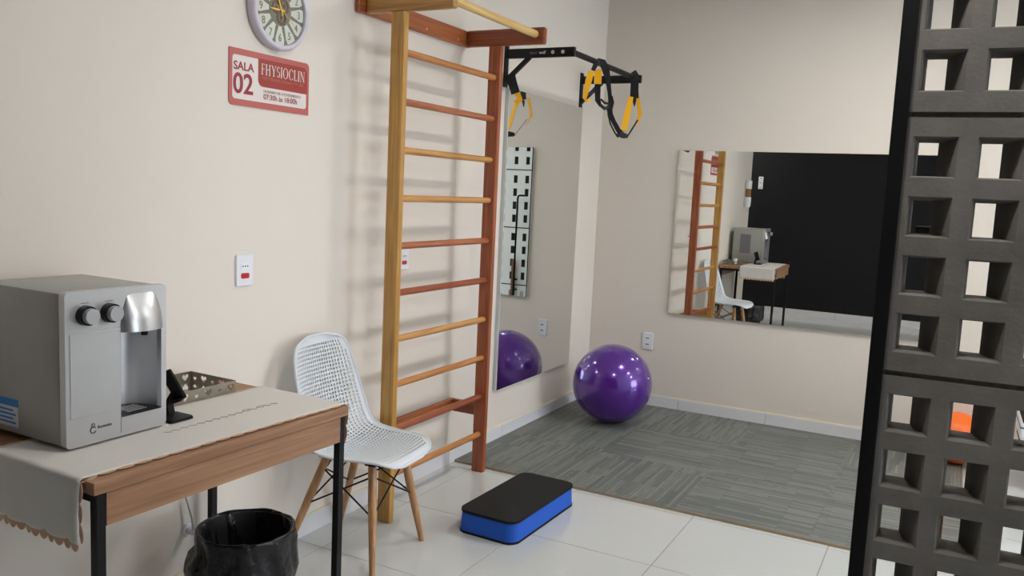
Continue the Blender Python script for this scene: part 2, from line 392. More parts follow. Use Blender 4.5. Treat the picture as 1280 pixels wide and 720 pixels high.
# ------------------------------------------------------------------ hollow-block partition
PX, PY, PROT = 2.180, -3.27, math.radians(3.0)
part = empty_struct('wall_partition', 'grey concrete partition of hollow blocks with rectangular holes', (PX, PY, 0), PROT)
BT = 0.10; CP, RP = 0.148, 0.1535; MJ = 0.014
NC = 4; BW = CP*NC+0.004
HOLE_W, HOLE_H = 0.105, 0.105
def block_mesh(rows, height, first_top):
    """front face y=0, back face y=BT, from x 0..BW, z 0..height; holes narrow towards the back"""
    b_ = NB()
    xs = [0.0]; zs = [0.0]
    hx = [(0.016+CP*c, 0.016+CP*c+HOLE_W) for c in range(NC)]
    hz = [(height-first_top-RP*r-HOLE_H, height-first_top-RP*r) for r in range(rows)][::-1]
    for a, c in hx: xs += [a, c]
    for a, c in hz: zs += [a, c]
    xs.append(BW); zs.append(height)
    def back(x, z, ci, zi, side_x, side_z):
        return None
    # front grid
    F = {}
    def fv(i, k):
        if (i, k) not in F: F[(i, k)] = b_.verts.new((xs[i], 0, zs[k]))
        return F[(i, k)]
    bxs = [0.0]; bzs = [0.0]
    for a, c in hx: bxs += [a+0.016, c-0.042]
    for a, c in hz: bzs += [a+0.006, c-0.010]
    bxs.append(BW); bzs.append(height)
    G = {}
    def gv(i, k):
        if (i, k) not in G: G[(i, k)] = b_.verts.new((bxs[i], BT, bzs[k]))
        return G[(i, k)]
    for i in range(len(xs)-1):
        for k in range(len(zs)-1):
            if i % 2 == 1 and k % 2 == 1:
                # chamfered rim, then the funnel, with a mid loop
                f = [fv(i, k), fv(i+1, k), fv(i+1, k+1), fv(i, k+1)]
                g = [gv(i, k), gv(i+1, k), gv(i+1, k+1), gv(i, k+1)]
                cx = (xs[i]+xs[i+1])/2; cz = (zs[k]+zs[k+1])/2
                m = [b_.verts.new((v.co.x+(0.005 if v.co.x < cx else -0.005), 0.010, v.co.z+(0.004 if v.co.z < cz else -0.004))) for v in f]
                for q in range(4):
                    b_.faces.new((f[q], f[(q+1) % 4], m[(q+1) % 4], m[q])); b_.faces.new((m[q], m[(q+1) % 4], g[(q+1) % 4], g[q]))
            else:
                b_.faces.new((fv(i, k), fv(i+1, k), fv(i+1, k+1), fv(i, k+1)))
                fc = b_.faces.new((gv(i, k), gv(i, k+1), gv(i+1, k+1), gv(i+1, k))); fc.material_index = 1
    n, m_ = len(xs)-1, len(zs)-1
    for i in range(n):
        b_.faces.new((fv(i+1, 0), fv(i, 0), gv(i, 0), gv(i+1, 0))); b_.faces.new((fv(i, m_), fv(i+1, m_), gv(i+1, m_), gv(i, m_)))
    for k in range(m_):
        b_.faces.new((fv(0, k), fv(0, k+1), gv(0, k+1), gv(0, k))); b_.faces.new((fv(n, k+1), fv(n, k), gv(n, k), gv(n, k+1)))
    bmesh.ops.recalc_face_normals(b_, faces=b_.faces[:])
    es = [e for e in b_.edges if abs(e.verts[0].co.y-BT) < 1e-4 and abs(e.verts[1].co.y-BT) < 1e-4]
    me = bpy.data.meshes.new('block'); b_.to_mesh(me); b_.free(); me.materials.append(M_conc); me.materials.append(M_conc_w)
    return me
COURSES = [(0.0, 0.369, 2, 0.050), (0.383, 1.047, 4, 0.048), (1.061, 1.725, 4, 0.048), (1.739, 2.403, 4, 0.048), (2.417, CEIL, 2, 0.100)]
NBLK = 7
for (z0, z1, rows, ft) in COURSES:
    me = block_mesh(rows, z1-z0, ft)
    for c in range(NBLK):
        mobj('block', me, part, (c*(BW+0.004), 0, z0))
bm = NB()
for (z0, z1, r_, f_), (y0, y1, r2_, f2_) in zip(COURSES[:-1], COURSES[1:]):
    box(bm, (0, 0.010, z1), (NBLK*(BW+0.004), BT-0.006, y0))
obj('mortar_joint', bm, M_mortar, part)
fr = obj('trim_1', box(NB(), (-0.038, -0.012, 0), (0.0, BT+0.012, CEIL), 0.002), M_frame, None, loc=(PX, PY, 0), rot=(0, 0, PROT))
struct(fr, 'black steel post closing the edge of the block partition')

# ------------------------------------------------------------------ ceiling lamps
LAMPS = [(1.92, -1.45), (1.92, -3.78), (3.86, -1.45), (3.86, -3.78), (5.80, -1.45), (5.80, -3.78), (-0.75, -5.50)]  # last one, in the passage, is unseen and added to light the purifier's side
LL = ['round white ceiling lamp nearest the corner with the purple ball', 'round white ceiling lamp above the doorway beside the partition', 'middle round ceiling lamp on the mirror side of the partition',
      'middle round ceiling lamp on the black wall side of the partition', 'round ceiling lamp nearest the window', 'round ceiling lamp farthest from the ball, near the window wall',
      'unseen round passage lamp added to light the side of the purifier']
for (x, y), lb in zip(LAMPS, LL):
    t = thing('ceiling_lamp', lb, 'lamp', (x, y, CEIL), 0, 'round ceiling lamps in a grid')
    b_, rg = lathe(NB(), [(0.142, 0.0), (0.142, -0.018), (0.132, -0.024), (0.122, -0.020)], 40); obj('frame', b_, M_white, t, smooth=40)
    b_, rg = lathe(NB(), [(0.122, -0.019)], 40); b_.faces.new(rg[0]); obj('diffuser', b_, M_lamp, t)

# ------------------------------------------------------------------ wall bars (ladder)
YN, YFAR = -2.768, -1.945          # outer faces towards the camera of the two posts
lad = thing('wall_bars', 'tall wooden wall bars with ten round rungs and a pull-up dowel', 'wall bars', (0, -2.35, 0))
LO = Vector((0, -2.35, 0))
def lb_(x0, x1, y0, y1, z0, z1, bev=0.003): return box(NB(), Vector((x0, y0, z0))-LO, Vector((x1, y1, z1))-LO, bev)
PXa, PXb = 0.159, 0.227; PTH = 0.033
for (y0, mz, mx) in ((YN, W_oak_z, W_oak_x), (YFAR, W_red_z, W_red_x)):
    obj('post', lb_(PXa, PXb, y0, y0+PTH, 0, 2.203), mz, lad)
    obj('top_arm', lb_(0.026, 0.465, y0, y0+PTH, 2.203, 2.283, 0.006), mx, lad)
    obj('spacer', lb_(0.024, PXa+0.0005, y0+0.004, y0+PTH-0.004, 0.303, 0.368, 0.002), mx, lad)
tr = obj('top_rail', lb_(0.002, 0.026, YN-0.045, YFAR+PTH+0.008, 2.203, 2.283), W_rail, lad)
lr = obj('bottom_rail', lb_(0.002, 0.024, YN, YFAR+PTH, 0.303, 0.368), W_rail, lad)
for rail, zs_ in ((tr, 2.225), (lr, 0.336)):
    for yy in (YN+0.10, (YN+YFAR)/2+0.05, YFAR-0.08):
        obj('screw', cyl(NB(), Vector((0.024, yy, zs_))-LO, Vector((0.0285, yy, zs_))-LO, 0.007, 0.005, 10), M_bolt, rail)
RUNG = [2, 1, 0, 0, 1, 3, 0, 2, 3, 2]
for i in range(10):
    z = 2.0463-0.2046*i
    obj('rung', cyl(NB(), Vector((0.193, YN+0.01, z))-LO, Vector((0.193, YFAR+0.008, z))-LO, 0.0155, n=18), W_rung[RUNG[i]], lad, smooth=40)
obj('pull_up_dowel', cyl(NB(), Vector((0.415, YN+0.006, 2.25))-LO, Vector((0.415, YFAR+0.006, 2.25))-LO, 0.0185, n=20), W_pale, lad, smooth=40)

# ------------------------------------------------------------------ mirrors
def mirror(name, label, lo, hi, ax, th):
    """lo/hi on the wall plane; ax: wall normal axis; th: signed thickness"""
    c = [(a+b)/2 for a, b in zip(lo, hi)]; c[2] = lo[2]
    t = thing(name, label, 'mirror', c)
    a = Vector(lo)-Vector(c); b = Vector(hi)-Vector(c)
    b1 = b.copy(); b1[ax] = th*0.86; a1 = a.copy(); a1[ax] = 0.001 if th > 0 else -0.001
    obj('backing', box(NB(), a1, b1, 0.001), M_mirror_edge, t)
    a2 = a.copy(); b2 = b.copy(); a2[ax] = th*0.86; b2[ax] = th
    obj('glass', box(NB(), a2, b2), M_mirror, t)
    return t
mirror('wall_mirror', 'tall frameless mirror on the side wall beside the ball', (0, -1.462, 0.322), (0, -0.425, 2.058), 0, 0.028)
bmir = mirror('wall_mirror', 'wide frameless mirror on the end wall facing the black wall', (0.585, 0, 0.688), (2.33, 0, 1.815), 1, -0.02)

# ------------------------------------------------------------------ sockets and switches
def outlet(label, cat, c, axis, sgn, w_, h_, red=False, sockets=2, name='wall_outlet'):
    t = thing(name, label, cat, c)
    def f(u, v, d):
        return (sgn*d, u, v) if axis == 0 else (u, sgn*d, v)
    obj('plate', prism(NB(), rrect(w_, h_, 0.006, 3), lambda u, v: f(u, v, 0.0005), lambda u, v: f(u*0.94, v*0.96, 0.009)), M_offwhite, t)
    def rec(nm, u, v, ww, hh, mat, d=0.0105):
        obj(nm, prism(NB(), rrect(ww, hh, min(ww, hh)*0.3, 3), lambda a, b: f(u+a, v+b, 0.008), lambda a, b: f(u+a, v+b, d)), mat, t)
    if red:
        rec('socket', 0.0, h_*0.13, w_*0.5, h_*0.19, M_white)
        for q in (-1, 0, 1): rec('socket_hole', q*w_*0.13, h_*0.13, w_*0.06, h_*0.05, M_slot, 0.012)
        rec('red_socket', 0.0, -h_*0.17, w_*0.46, h_*0.17, M_red, 0.0115)
    else:
        for k in range(sockets):
            v = (k-(sockets-1)/2)*h_*0.36
            rec('socket', 0, v, w_*0.5, h_*0.22, M_white)
            rec('socket_hole', 0, v, w_*0.34, h_*0.07, M_slot, 0.012)
    return t
outlet('white socket plate with a red outlet above the chair', 'outlet', (0, -3.419, 1.150), 0, 1, 0.085, 0.118, red=True)
outlet('white socket plate with a red outlet seen between the rungs', 'outlet', (0, -2.405, 1.142), 0, 1, 0.078, 0.105, red=True)
outlet('white double socket plate low on the end wall near the ball', 'outlet', (0.446, 0, 0.468), 1, -1, 0.078, 0.122)
outlet('narrow white switch plate on the black wall', 'switch', (-0.075, YF, 1.745), 1, 1, 0.062, 0.165, sockets=3, name='wall_switch')

# ------------------------------------------------------------------ sign
SY, SZ, SW, SH = -3.293, 1.846, 0.412, 0.200
sg = thing('room_sign', 'pink and red clinic room sign with white lettering below the clock', 'sign', (0, SY, SZ))
def sp(d): return lambda u, v: (d, u, v)
def sign_outline(w_, h_, r):   # round at top right and bottom left, sharp at the other two
    o = []
    for cx, cy, a0, rr in ((w_/2, h_/2, 0, r), (-w_/2, h_/2, PI/2, 0.002), (-w_/2, -h_/2, PI, r), (w_/2, -h_/2, 1.5*PI, 0.002)):
        sx = 1 if cx > 0 else -1; sy = 1 if cy > 0 else -1
        for i in range(7):
            a = a0+PI/2*i/6; o.append((cx-sx*rr+rr*math.cos(a), cy-sy*rr+rr*math.sin(a)))
    return o
obj('border', prism(NB(), sign_outline(SW, SH, 0.018), sp(0.0005), sp(0.004)), M_sign_p, sg)
obj('white_field', prism(NB(), rrect(SW-0.030, SH-0.046, 0.012, 5), sp(0.0035), sp(0.0046)), M_sign_w, sg)
# red block: round at top right and bottom left
bw, bh = 0.262, 0.100
obj('red_block', prism(NB(), [(u+0.064, v+0.030) for u, v in sign_outline(bw, bh, 0.024)], sp(0.004), sp(0.0052)), M_sign_r, sg)
def stext(name, s, size, u, v, mat, sx=1.0, d=0.0056, bold=0.0):
    obj(name, text_mesh(s, size, lambda a, b, c: (d+c, u+a, v+b), 0.0003, sx=sx, bold=bold), mat, sg)
stext('lettering', 'SALA', 0.041, -0.187, 0.026, M_sign_t, 1.04, bold=0.0008)
stext('lettering', '02', 0.100, -0.189, -0.055, M_sign_t, 0.98, bold=0.0018)
def serif_word(word, u0, v0, h, width, d):
    """thick and thin strokes with serifs, like an engraved roman"""
    T, t, sf = 0.15, 0.055, 0.05
    def R_(x0, y0, x1, y1): return [(x0, y0), (x1, y0), (x1, y1), (x0, y1)]
    def stem(x, w_=T): return [R_(x, 0, x+w_, 1), R_(x-0.07, 0, x+w_+0.07, sf), R_(x-0.07, 1-sf, x+w_+0.07, 1)]
    def slant(x0, y0, x1, y1, w_): return [[(x0, y0), (x0+w_, y0), (x1+w_, y1), (x1, y1)]]
    def arc(cx, cy, rx, ry, a0, a1, thick, n=18):
        o = []
        for i in range(n):
            f = [a0+(a1-a0)*(i+q)/n for q in (0, 1)]; pl_ = []
            for a in f:
                w_ = t+(thick-t)*abs(math.cos(a))**1.3; pl_.append(((cx+rx*math.cos(a), cy+ry*math.sin(a)), (cx+(rx-w_)*math.cos(a), cy+(ry-t)*math.sin(a))))
            o.append([pl_[0][0], pl_[1][0], pl_[1][1], pl_[0][1]])
        return o
    G = {'F': (stem(0.07)+[R_(0.1, 1-t, 0.56, 1), R_(0.1, 0.5, 0.46, 0.5+t), R_(0.53, 0.80, 0.56, 1), R_(0.43, 0.42, 0.46, 0.63)], 0.62),
         'H': (stem(0.07)+stem(0.58)+[R_(0.1, 0.5, 0.6, 0.5+t)], 0.86),
         'Y': ([R_(0.31, 0, 0.31+T, 0.48), R_(0.22, 0, 0.55, sf), R_(-0.02, 1-sf, 0.26, 1), R_(0.52, 1-sf, 0.80, 1)]+slant(0.31, 0.45, 0.05, 0.98, T)+slant(0.40, 0.45, 0.64, 0.98, t), 0.80),
         'S': (arc(0.28, 0.74, 0.24, 0.26, 0.5, 1.5*PI, 0.13)+arc(0.28, 0.27, 0.25, 0.27, 0.5*PI, -0.86*PI, 0.13), 0.58),
         'I': (stem(0.08), 0.34), 'O': (arc(0.42, 0.5, 0.42, 0.51, 0, 2*PI, T, 30), 0.90),
         'C': (arc(0.42, 0.5, 0.41, 0.51, 0.22*PI, 1.78*PI, T, 26)+[R_(0.70, 0.68, 0.73, 0.92)], 0.80),
         'L': (stem(0.07)+[R_(0.1, 0, 0.56, t), R_(0.53, 0, 0.56, 0.24)], 0.62),
         'N': (stem(0.09, t)+stem(0.66, t)+slant(0.62, 0.0, 0.07, 1.0, T), 0.86)}
    tot = sum(G[c][1]+0.05 for c in word); sc = width/tot; x = 0; b_ = NB()
    for c in word:
        for pl_ in G[c][0]: b_.faces.new([b_.verts.new((d, u0+(x+px)*sc, v0+py*h)) for px, py in pl_])
        x += G[c][1]+0.05
    return b_
obj('lettering', serif_word('FHYSIOCLIN', -0.053, 0.024, 0.040, 0.236, 0.0058), M_sign_w, sg, normals=False)
stext('lettering', 'FISIOTERAPIA E REABILITAÇÃO', 0.0155, -0.052, 0.006, M_sign_f, 1.04, 0.0062)
stext('lettering', 'HORÁRIO DE ATENDIMENTO', 0.0150, -0.040, -0.040, M_sign_g, 1.0)
stext('lettering', '07:30h às 18:00h', 0.0275, -0.040, -0.064, M_sign_t, 0.96, bold=0.0001)

# ------------------------------------------------------------------ clock
ck = thing('wall_clock', 'round white wall clock with a brown gear centre above the sign', 'clock', (0, -3.274, 2.112))
def onwall(bm_):
    for v in bm_.verts: v.co = Vector((v.co.z, v.co.x, v.co.y))
    return bm_
CR = 0.146
b_, rg = lathe(NB(), [(CR-0.004, 0.001), (CR, 0.006), (CR, 0.030), (CR-0.004, 0.037), (CR-0.012, 0.040), (CR-0.019, 0.037), (CR-0.021, 0.028)], 64); obj('rim', onwall(b_), M_clock_rim, ck, smooth=50)
b_, rg = lathe(NB(), [(0.0001, 0.026), (CR-0.0205, 0.026)], 64); obj('dial', onwall(b_), M_dial, ck)
for k in range(12):                      # dark rays between the numerals
    a = PI/2-(k+0.5)*PI/6; b_ = NB(); ca, sa = math.cos(a), math.sin(a)
    vs_ = []
    for r_, h_ in ((0.058, 0.007), (0.105, 0.004), (0.124, 0.010)):
        vs_.append(((r_*ca-h_*sa, r_*sa+h_*ca), (r_*ca+h_*sa, r_*sa-h_*ca)))
    q = [p[0] for p in vs_]+[p[1] for p in vs_][::-1]
    prism(b_, q, lambda u, v: (0.0255, u, v), lambda u, v: (0.0268, u, v)); obj('ray', b_, M_dial_d, ck)
    a = PI/2-(k+1)*PI/6; s = str(k+1)
    b_ = text_mesh(s, 0.040, lambda u, v, c: (0.0272+c, u, v), 0.0004, 'CENTER', 0.85)
    for v in b_.verts: v.co.y += 0.098*math.cos(a); v.co.z += 0.098*math.sin(a)-0.014
    obj('numeral', b_, M_num, ck)
b_, rg = lathe(NB(), [(0.0001, 0.0268), (0.056, 0.0268), (0.058, 0.0255)], 48); obj('gear_plate', onwall(b_), M_dial_d, ck)
def gear(u, v, r, n, z):
    o = []
    for i in range(n*2):
        for da in (-0.3, 0.3):
            a = PI/n*(i+da); rr = r if i % 2 == 0 else r*0.84; o.append((u+rr*math.cos(a), v+rr*math.sin(a)))
    h = [(u+0.62*r*math.cos(t), v+0.62*r*math.sin(t)) for t in [2*PI*i/16 for i in range(16)]]
    b_ = cut_panel(o, [h], 0.0012, lambda a, b, c: (z+c, a, b))
    cyl(b_, (z, u, v), (z+0.001, u, v), r*0.22, n=10)
    for i in range(3):
        a = 2*PI*i/3+u*40; d = Vector((0, math.cos(a), math.sin(a))); p = Vector((0, -math.sin(a), math.cos(a)))*r*0.06
        c0 = Vector((z, u, v)); q = [c0+d*r*0.2+p, c0+d*r*0.65+p, c0+d*r*0.65-p, c0+d*r*0.2-p]
        b_.faces.new([b_.verts.new(x) for x in q])
    return b_
for u, v, r, n, z in ((0.018, 0.018, 0.028, 14, 0.0285), (-0.022, 0.008, 0.024, 12, 0.0278), (0.006, -0.026, 0.027, 14, 0.0282), (-0.012, 0.034, 0.016, 10, 0.0290)):
    obj('gear', gear(u, v, r, n, z), M_gear, ck, normals=False)
def hand(ang, ln, wd, z, tail=0.02):
    a = PI/2-ang; d = (math.cos(a), math.sin(a)); p = (-d[1], d[0])
    q = [(-d[0]*tail+p[0]*wd, -d[1]*tail+p[1]*wd), (d[0]*ln*0.7+p[0]*wd*1.2, d[1]*ln*0.7+p[1]*wd*1.2), (d[0]*ln, d[1]*ln), (d[0]*ln*0.7-p[0]*wd*1.2, d[1]*ln*0.7-p[1]*wd*1.2), (-d[0]*tail-p[0]*wd, -d[1]*tail-p[1]*wd)]
    return prism(NB(), q, lambda u, v: (z, u, v), lambda u, v: (z+0.001, u, v))
obj('hour_hand', hand(2*PI*8.95/12, 0.060, 0.0028, 0.0305), M_gold, ck)
obj('minute_hand', hand(2*PI*56.5/60, 0.085, 0.0024, 0.0318), M_gold, ck)
obj('second_hand', hand(2*PI*20.5/60, 0.085, 0.0008, 0.0330, 0.03), M_gold, ck)
obj('hub', cyl(NB(), (0.0295, 0, 0), (0.035, 0, 0), 0.005, n=12), M_gold, ck)

# ------------------------------------------------------------------ pull-up bracket
BX, BZ = 0.400, 2.243
pb = thing('pull_up_bar', 'black steel wall-mounted pull-up bar with braced arms', 'pull-up bar', (0, -0.944, BZ))
PO = Vector((0, -0.944, BZ))
for y in (-1.475, -0.413):
    obj('wall_plate', box(NB(), Vector((0.0005, y-0.022, 2.062))-PO, Vector((0.008, y+0.022, 2.29))-PO, 0.001), M_blackmetal, pb)
    arm = obj('arm', box(NB(), Vector((0.008, y-0.012, BZ-0.025))-PO, Vector((BX+0.022, y+0.012, BZ+0.025))-PO, 0.002), M_blackmetal, pb)
    for xx in ((0.295, 0.355) if y < -1 else ()):
        obj('bolt', cyl(NB(), Vector((xx, y-0.017, BZ))-PO, Vector((xx, y-0.0115, BZ))-PO, 0.009, 0.0105, 12), M_bolt, arm)
    if y < -1:
        obj('lettering', text_mesh('black', 0.022, lambda u, v, c: (0.155+u-PO.x, y-0.0125-c-PO.y, BZ-0.007+v-PO.z), 0.0004), M_slot, arm)
        obj('lettering', text_mesh('wolf', 0.022, lambda u, v, c: (0.212+u-PO.x, y-0.0125-c-PO.y, BZ-0.007+v-PO.z), 0.0004, bold=0.0005), M_silvertxt, arm)
    bb = NB(); ribbon(bb, [Vector((0.150, y, BZ-0.020))-PO, Vector((0.010, y, 2.100))-PO], 0.022, (0, 1, 0), 0.022); obj('brace', bb, M_blackmetal, pb)
obj('grip_bar', cyl(NB(), Vector((BX, -1.490, BZ))-PO, Vector((BX, -0.398, BZ))-PO, 0.0165, n=18), M_blackmetal, pb, smooth=40)

# suspension straps on the bar (traced on the plane of the bar)
def sx_(pts, x=BX): return [at(px, py, 0, x+(d[0] if d else 0)) for px, py, *d in pts]
st = thing('suspension_strap', 'black and yellow suspension strap with foot loops looped over the bar', 'exercise strap', at(770, 92, 0, BX))
SO = st.location.copy()
NRM = (CAM-SO).normalized()
def strap(name, pts, w_, mat, x=BX, parent=st, org=None, th=0.0035):
    o = SO if org is None else org
    return obj(name, ribbon(NB(), [p-o for p in sx_(pts, x)], w_, NRM, th), mat, parent)
PXM = 1/222.0   # metres per pixel at the bar
# loop over the middle of the bar
strap('bar_loop', [(741, 88, 0.02), (745, 80, 0.022), (749, 76.5, 0.01), (753, 78, 0.02), (757, 86, 0.026), (760, 100, 0.03), (762, 116, 0.03), (763, 128, 0.03)], [0.022, 0.03, 0.035, 0.042, 0.046, 0.030, 0.024, 0.024], M_blackfab)
strap('foot_loop', [(739, 89, 0.024), (736, 100, 0.03), (733, 113, 0.03), (731, 123, 0.03), (734, 127, 0.035), (739, 124, 0.035)], [0.036, 0.036, 0.030, 0.020, 0.012, 0.012], M_yellow)
strap('stitched_tab', [(748, 87, 0.034), (747.5, 95, 0.034), (747, 105, 0.034)], 0.042, M_yellow)
strap('webbing', [(747, 104, 0.03), (747, 114, 0.03), (747, 125, 0.03), (750, 131, 0.03), (756, 136, 0.03), (761, 133, 0.03)], [0.034, 0.034, 0.030, 0.020, 0.018, 0.02], M_blackfab)
strap('webbing', [(746, 107, 0.015), (740, 114, 0.015), (734, 122, 0.015), (727, 129, 0.01)], 0.014, M_blackfab)
strap('webbing', [(751, 124, 0.036), (756, 129, 0.036), (762, 130, 0.036)], 0.012, M_blackfab)
# crossing over to the far loop
strap('adjuster', [(763, 120, 0.032), (764, 128, 0.032), (762, 137, 0.032), (763, 144, 0.032)], [0.026, 0.036, 0.034, 0.03], M_blackfab)
strap('webbing', [(762, 140, 0.03), (767, 152, 0.03), (773, 163, 0.03), (778, 168, 0.03)], [0.028, 0.028, 0.03, 0.03], M_blackfab)
strap('webbing', [(760, 142, 0.026), (763, 155, 0.026), (768, 165, 0.026), (772, 171, 0.026), (776, 170, 0.026)], 0.010, M_blackfab)
strap('handle', [(773, 167, 0.032), (778, 169, 0.034), (784, 170, 0.032)], [0.03, 0.036, 0.022], M_blackfab, th=0.016)
strap('foot_loop', [(789, 121, 0.03), (786, 134, 0.032), (783, 148, 0.034), (779.5, 163, 0.034)], [0.030, 0.036, 0.040, 0.036], M_yellow)
strap('webbing', [(784, 171, 0.03), (789, 163, 0.03), (794, 155, 0.03), (797, 150, 0.03)], 0.010, M_blackfab)
strap('foot_loop', [(797, 121, 0.022), (799, 133, 0.024), (800, 144, 0.024), (797, 151, 0.024), (793.5, 158, 0.024)], [0.026, 0.024, 0.026, 0.018, 0.010], M_yellow)
strap('webbing', [(791, 119, 0.026), (793, 126, 0.026), (793, 133, 0.026)], [0.04, 0.024, 0.006], M_blackfab)
strap('bar_loop', [(796, 92, 0.004), (794, 93, 0.021), (793.5, 100, 0.024), (793, 112, 0.026), (793, 123, 0.026)], [0.05, 0.056, 0.050, 0.052, 0.056], M_blackfab)
# short strap on the first brace
a0 = at(638, 94, 1, -1.47)
s2 = thing('suspension_strap', 'short black strap with a yellow end hanging from the near bracket brace', 'exercise strap', a0)
def st2(name, pts, w_, mat, y=-1.50, th=0.004):
    return obj(name, ribbon(NB(), [at(px, py, 1, y+(d[0] if d else 0))-a0 for px, py, *d in pts], w_, (0.35, -1, 0), th), mat, s2)
st2('webbing', [(636, 93), (638, 97), (641, 105), (644.5, 116.5)], [0.055, 0.06, 0.05, 0.05], M_blackfab)
st2('end_loop', [(643.5, 115.5), (648, 119), (650, 125), (647, 129), (644, 125)], [0.02, 0.028, 0.03, 0.026, 0.02], M_yellow, y=-1.495)

# ------------------------------------------------------------------ balls
BR = 0.2562
bl = thing('exercise_ball', 'large shiny purple exercise ball in the corner on the mat', 'ball', (0.425, -0.612, 0.012))
b_ = NB(); bmesh.ops.create_uvsphere(b_, u_segments=64, v_segments=40, radius=BR)
for v in b_.verts: v.co.z += BR
obj('ball_skin', b_, M_ball, bl, smooth=True)
b_, rg = lathe(NB(), [(0.0001, 0.004), (0.009, 0.003), (0.011, 0.0)], 16)
R_ = Matrix.Rotation(math.radians(75), 4, 'Y') @ Matrix.Rotation(0.0, 4, 'Z')
for v in b_.verts: v.co = (R_ @ (v.co+Vector((0, 0, BR-0.001))))+Vector((0, 0, BR))
obj('valve_plug', b_, M_ball, bl)
for k in range(4):
    b_ = NB(); 
    zz = BR+(-0.075+0.05*k); rr = math.sqrt(BR*BR-(zz-BR)**2)
    R0 = Matrix.Translation((0, 0, BR)) @ Matrix.Rotation(math.radians(64), 4, 'X') @ Matrix.Translation((0, 0, -BR))
    tube(b_, [R0 @ Vector((rr*math.cos(t), rr*math.sin(t), zz)) for t in [2*PI*i/64 for i in range(65)]], 0.0011, 6); obj('ridge', b_, M_ball, bl, smooth=True)
ob = thing('small_ball', 'small orange ball on the floor seen through the block holes', 'ball', (2.43, -0.175, 0.012))
b_ = NB(); bmesh.ops.create_uvsphere(b_, u_segments=40, v_segments=24, radius=0.152)
for v in b_.verts: v.co.z += 0.152
obj('ball_skin', b_, M_orange, ob, smooth=True)
b_, rg = lathe(NB(), [(0.0001, 0.306), (0.006, 0.3055), (0.008, 0.303)], 14); obj('valve_plug', b_, M_orange, ob)

# ------------------------------------------------------------------ foam mat of interlocking squares
MP = 0.617; MT = 0.012
mt = thing('puzzle_mat', 'grey wood-print foam floor mat of interlocking squares', 'mat', (0.010, -1.875, 0))
def mat_edge(p, q, kind, n_=12):
    """points from p (included) to q (excluded); kind +1 tabs outwards, -1 sockets, 0 plain; outward is right of travel"""
    p = Vector((p[0], p[1])); q = Vector((q[0], q[1])); d = (q-p); L_ = d.length; d.normalize(); o = Vector((d.y, -d.x))
    out = [p]
    if kind == 0: return out
    pt = L_/n_; dep = 0.011; cl = 0.0003*(1 if kind < 0 else -1)
    for k in range(n_):
        c = pt*(k+0.5); w0, w1 = pt*0.20+cl, pt*0.30+cl
        s = o*dep if kind > 0 else -o*(dep+0.0006)
        out += [p+d*(c-w0), p+d*(c-w1)+s, p+d*(c+w1)+s, p+d*(c+w0)]
    return out
ncol, nrow = 4, 3
ORI = {(0, 0): 'y', (0, 1): 'y', (0, 2): 'y', (1, 0): 'y', (1, 1): 'x', (1, 2): 'y', (2, 0): 'x', (2, 1): 'x', (2, 2): 'x', (3, 0): 'x', (3, 1): 'x', (3, 2): 'y'}
for i in range(ncol):
    for j in range(nrow):
        g = 0.0002; h = MP/2-g
        o = mat_edge((-h, -h), (h, -h), -1 if j > 0 else 0) + mat_edge((h, -h), (h, h), 1 if i < ncol-1 else 0) + mat_edge((h, h), (-h, h), 1 if j < nrow-1 else 0) + mat_edge((-h, h), (-h, -h), -1 if i > 0 else 0)
        b_ = NB(); A = [b_.verts.new((p.x, p.y, 0.0005)) for p in o]; B = [b_.verts.new((p.x, p.y, MT)) for p in o]; n = len(o)
        for t in tessellate_polygon([[Vector((p.x, p.y, 0)) for p in o]]):
            try: b_.faces.new([B[q] for q in t]); b_.faces.new([A[q] for q in t][::-1])
            except ValueError: pass
        sides = [b_.faces.new((A[k], A[(k+1) % n], B[(k+1) % n], B[k])) for k in range(n)]
        for s in sides: s.material_index = 1
        obj('mat_square', b_, [M_mat_x if ORI[(i, j)] == 'x' else M_mat_y, M_matedge], mt, loc=(MP*(i+0.5), MP*(j+0.5), 0))

# ------------------------------------------------------------------ foam step
sp_ = thing('foam_step', 'blue foam step block with a black non-slip top on the tiles', 'step', (0.662, -2.362, 0), math.radians(-1.5))
def rr_(w_, l_, r): return rrect(w_, l_, r, 8)
obj('base_layer', prism(NB(), rr_(0.292, 0.612, 0.050), lambda u, v: (u, v, 0.0005), lambda u, v: (u, v, 0.010)), M_blackrub, sp_, smooth=40)
obj('foam_body', prism(NB(), rr_(0.288, 0.608, 0.048), lambda u, v: (u, v, 0.010), lambda u, v: (u*0.975, v*0.985, 0.090)), M_blue, sp_, smooth=40)
b_ = NB(); prism(b_, rr_(0.288, 0.606, 0.050), lambda u, v: (u, v, 0.090), lambda u, v: (u, v, 0.102))
obj('top_layer', b_, M_blackrub, sp_, smooth=40)

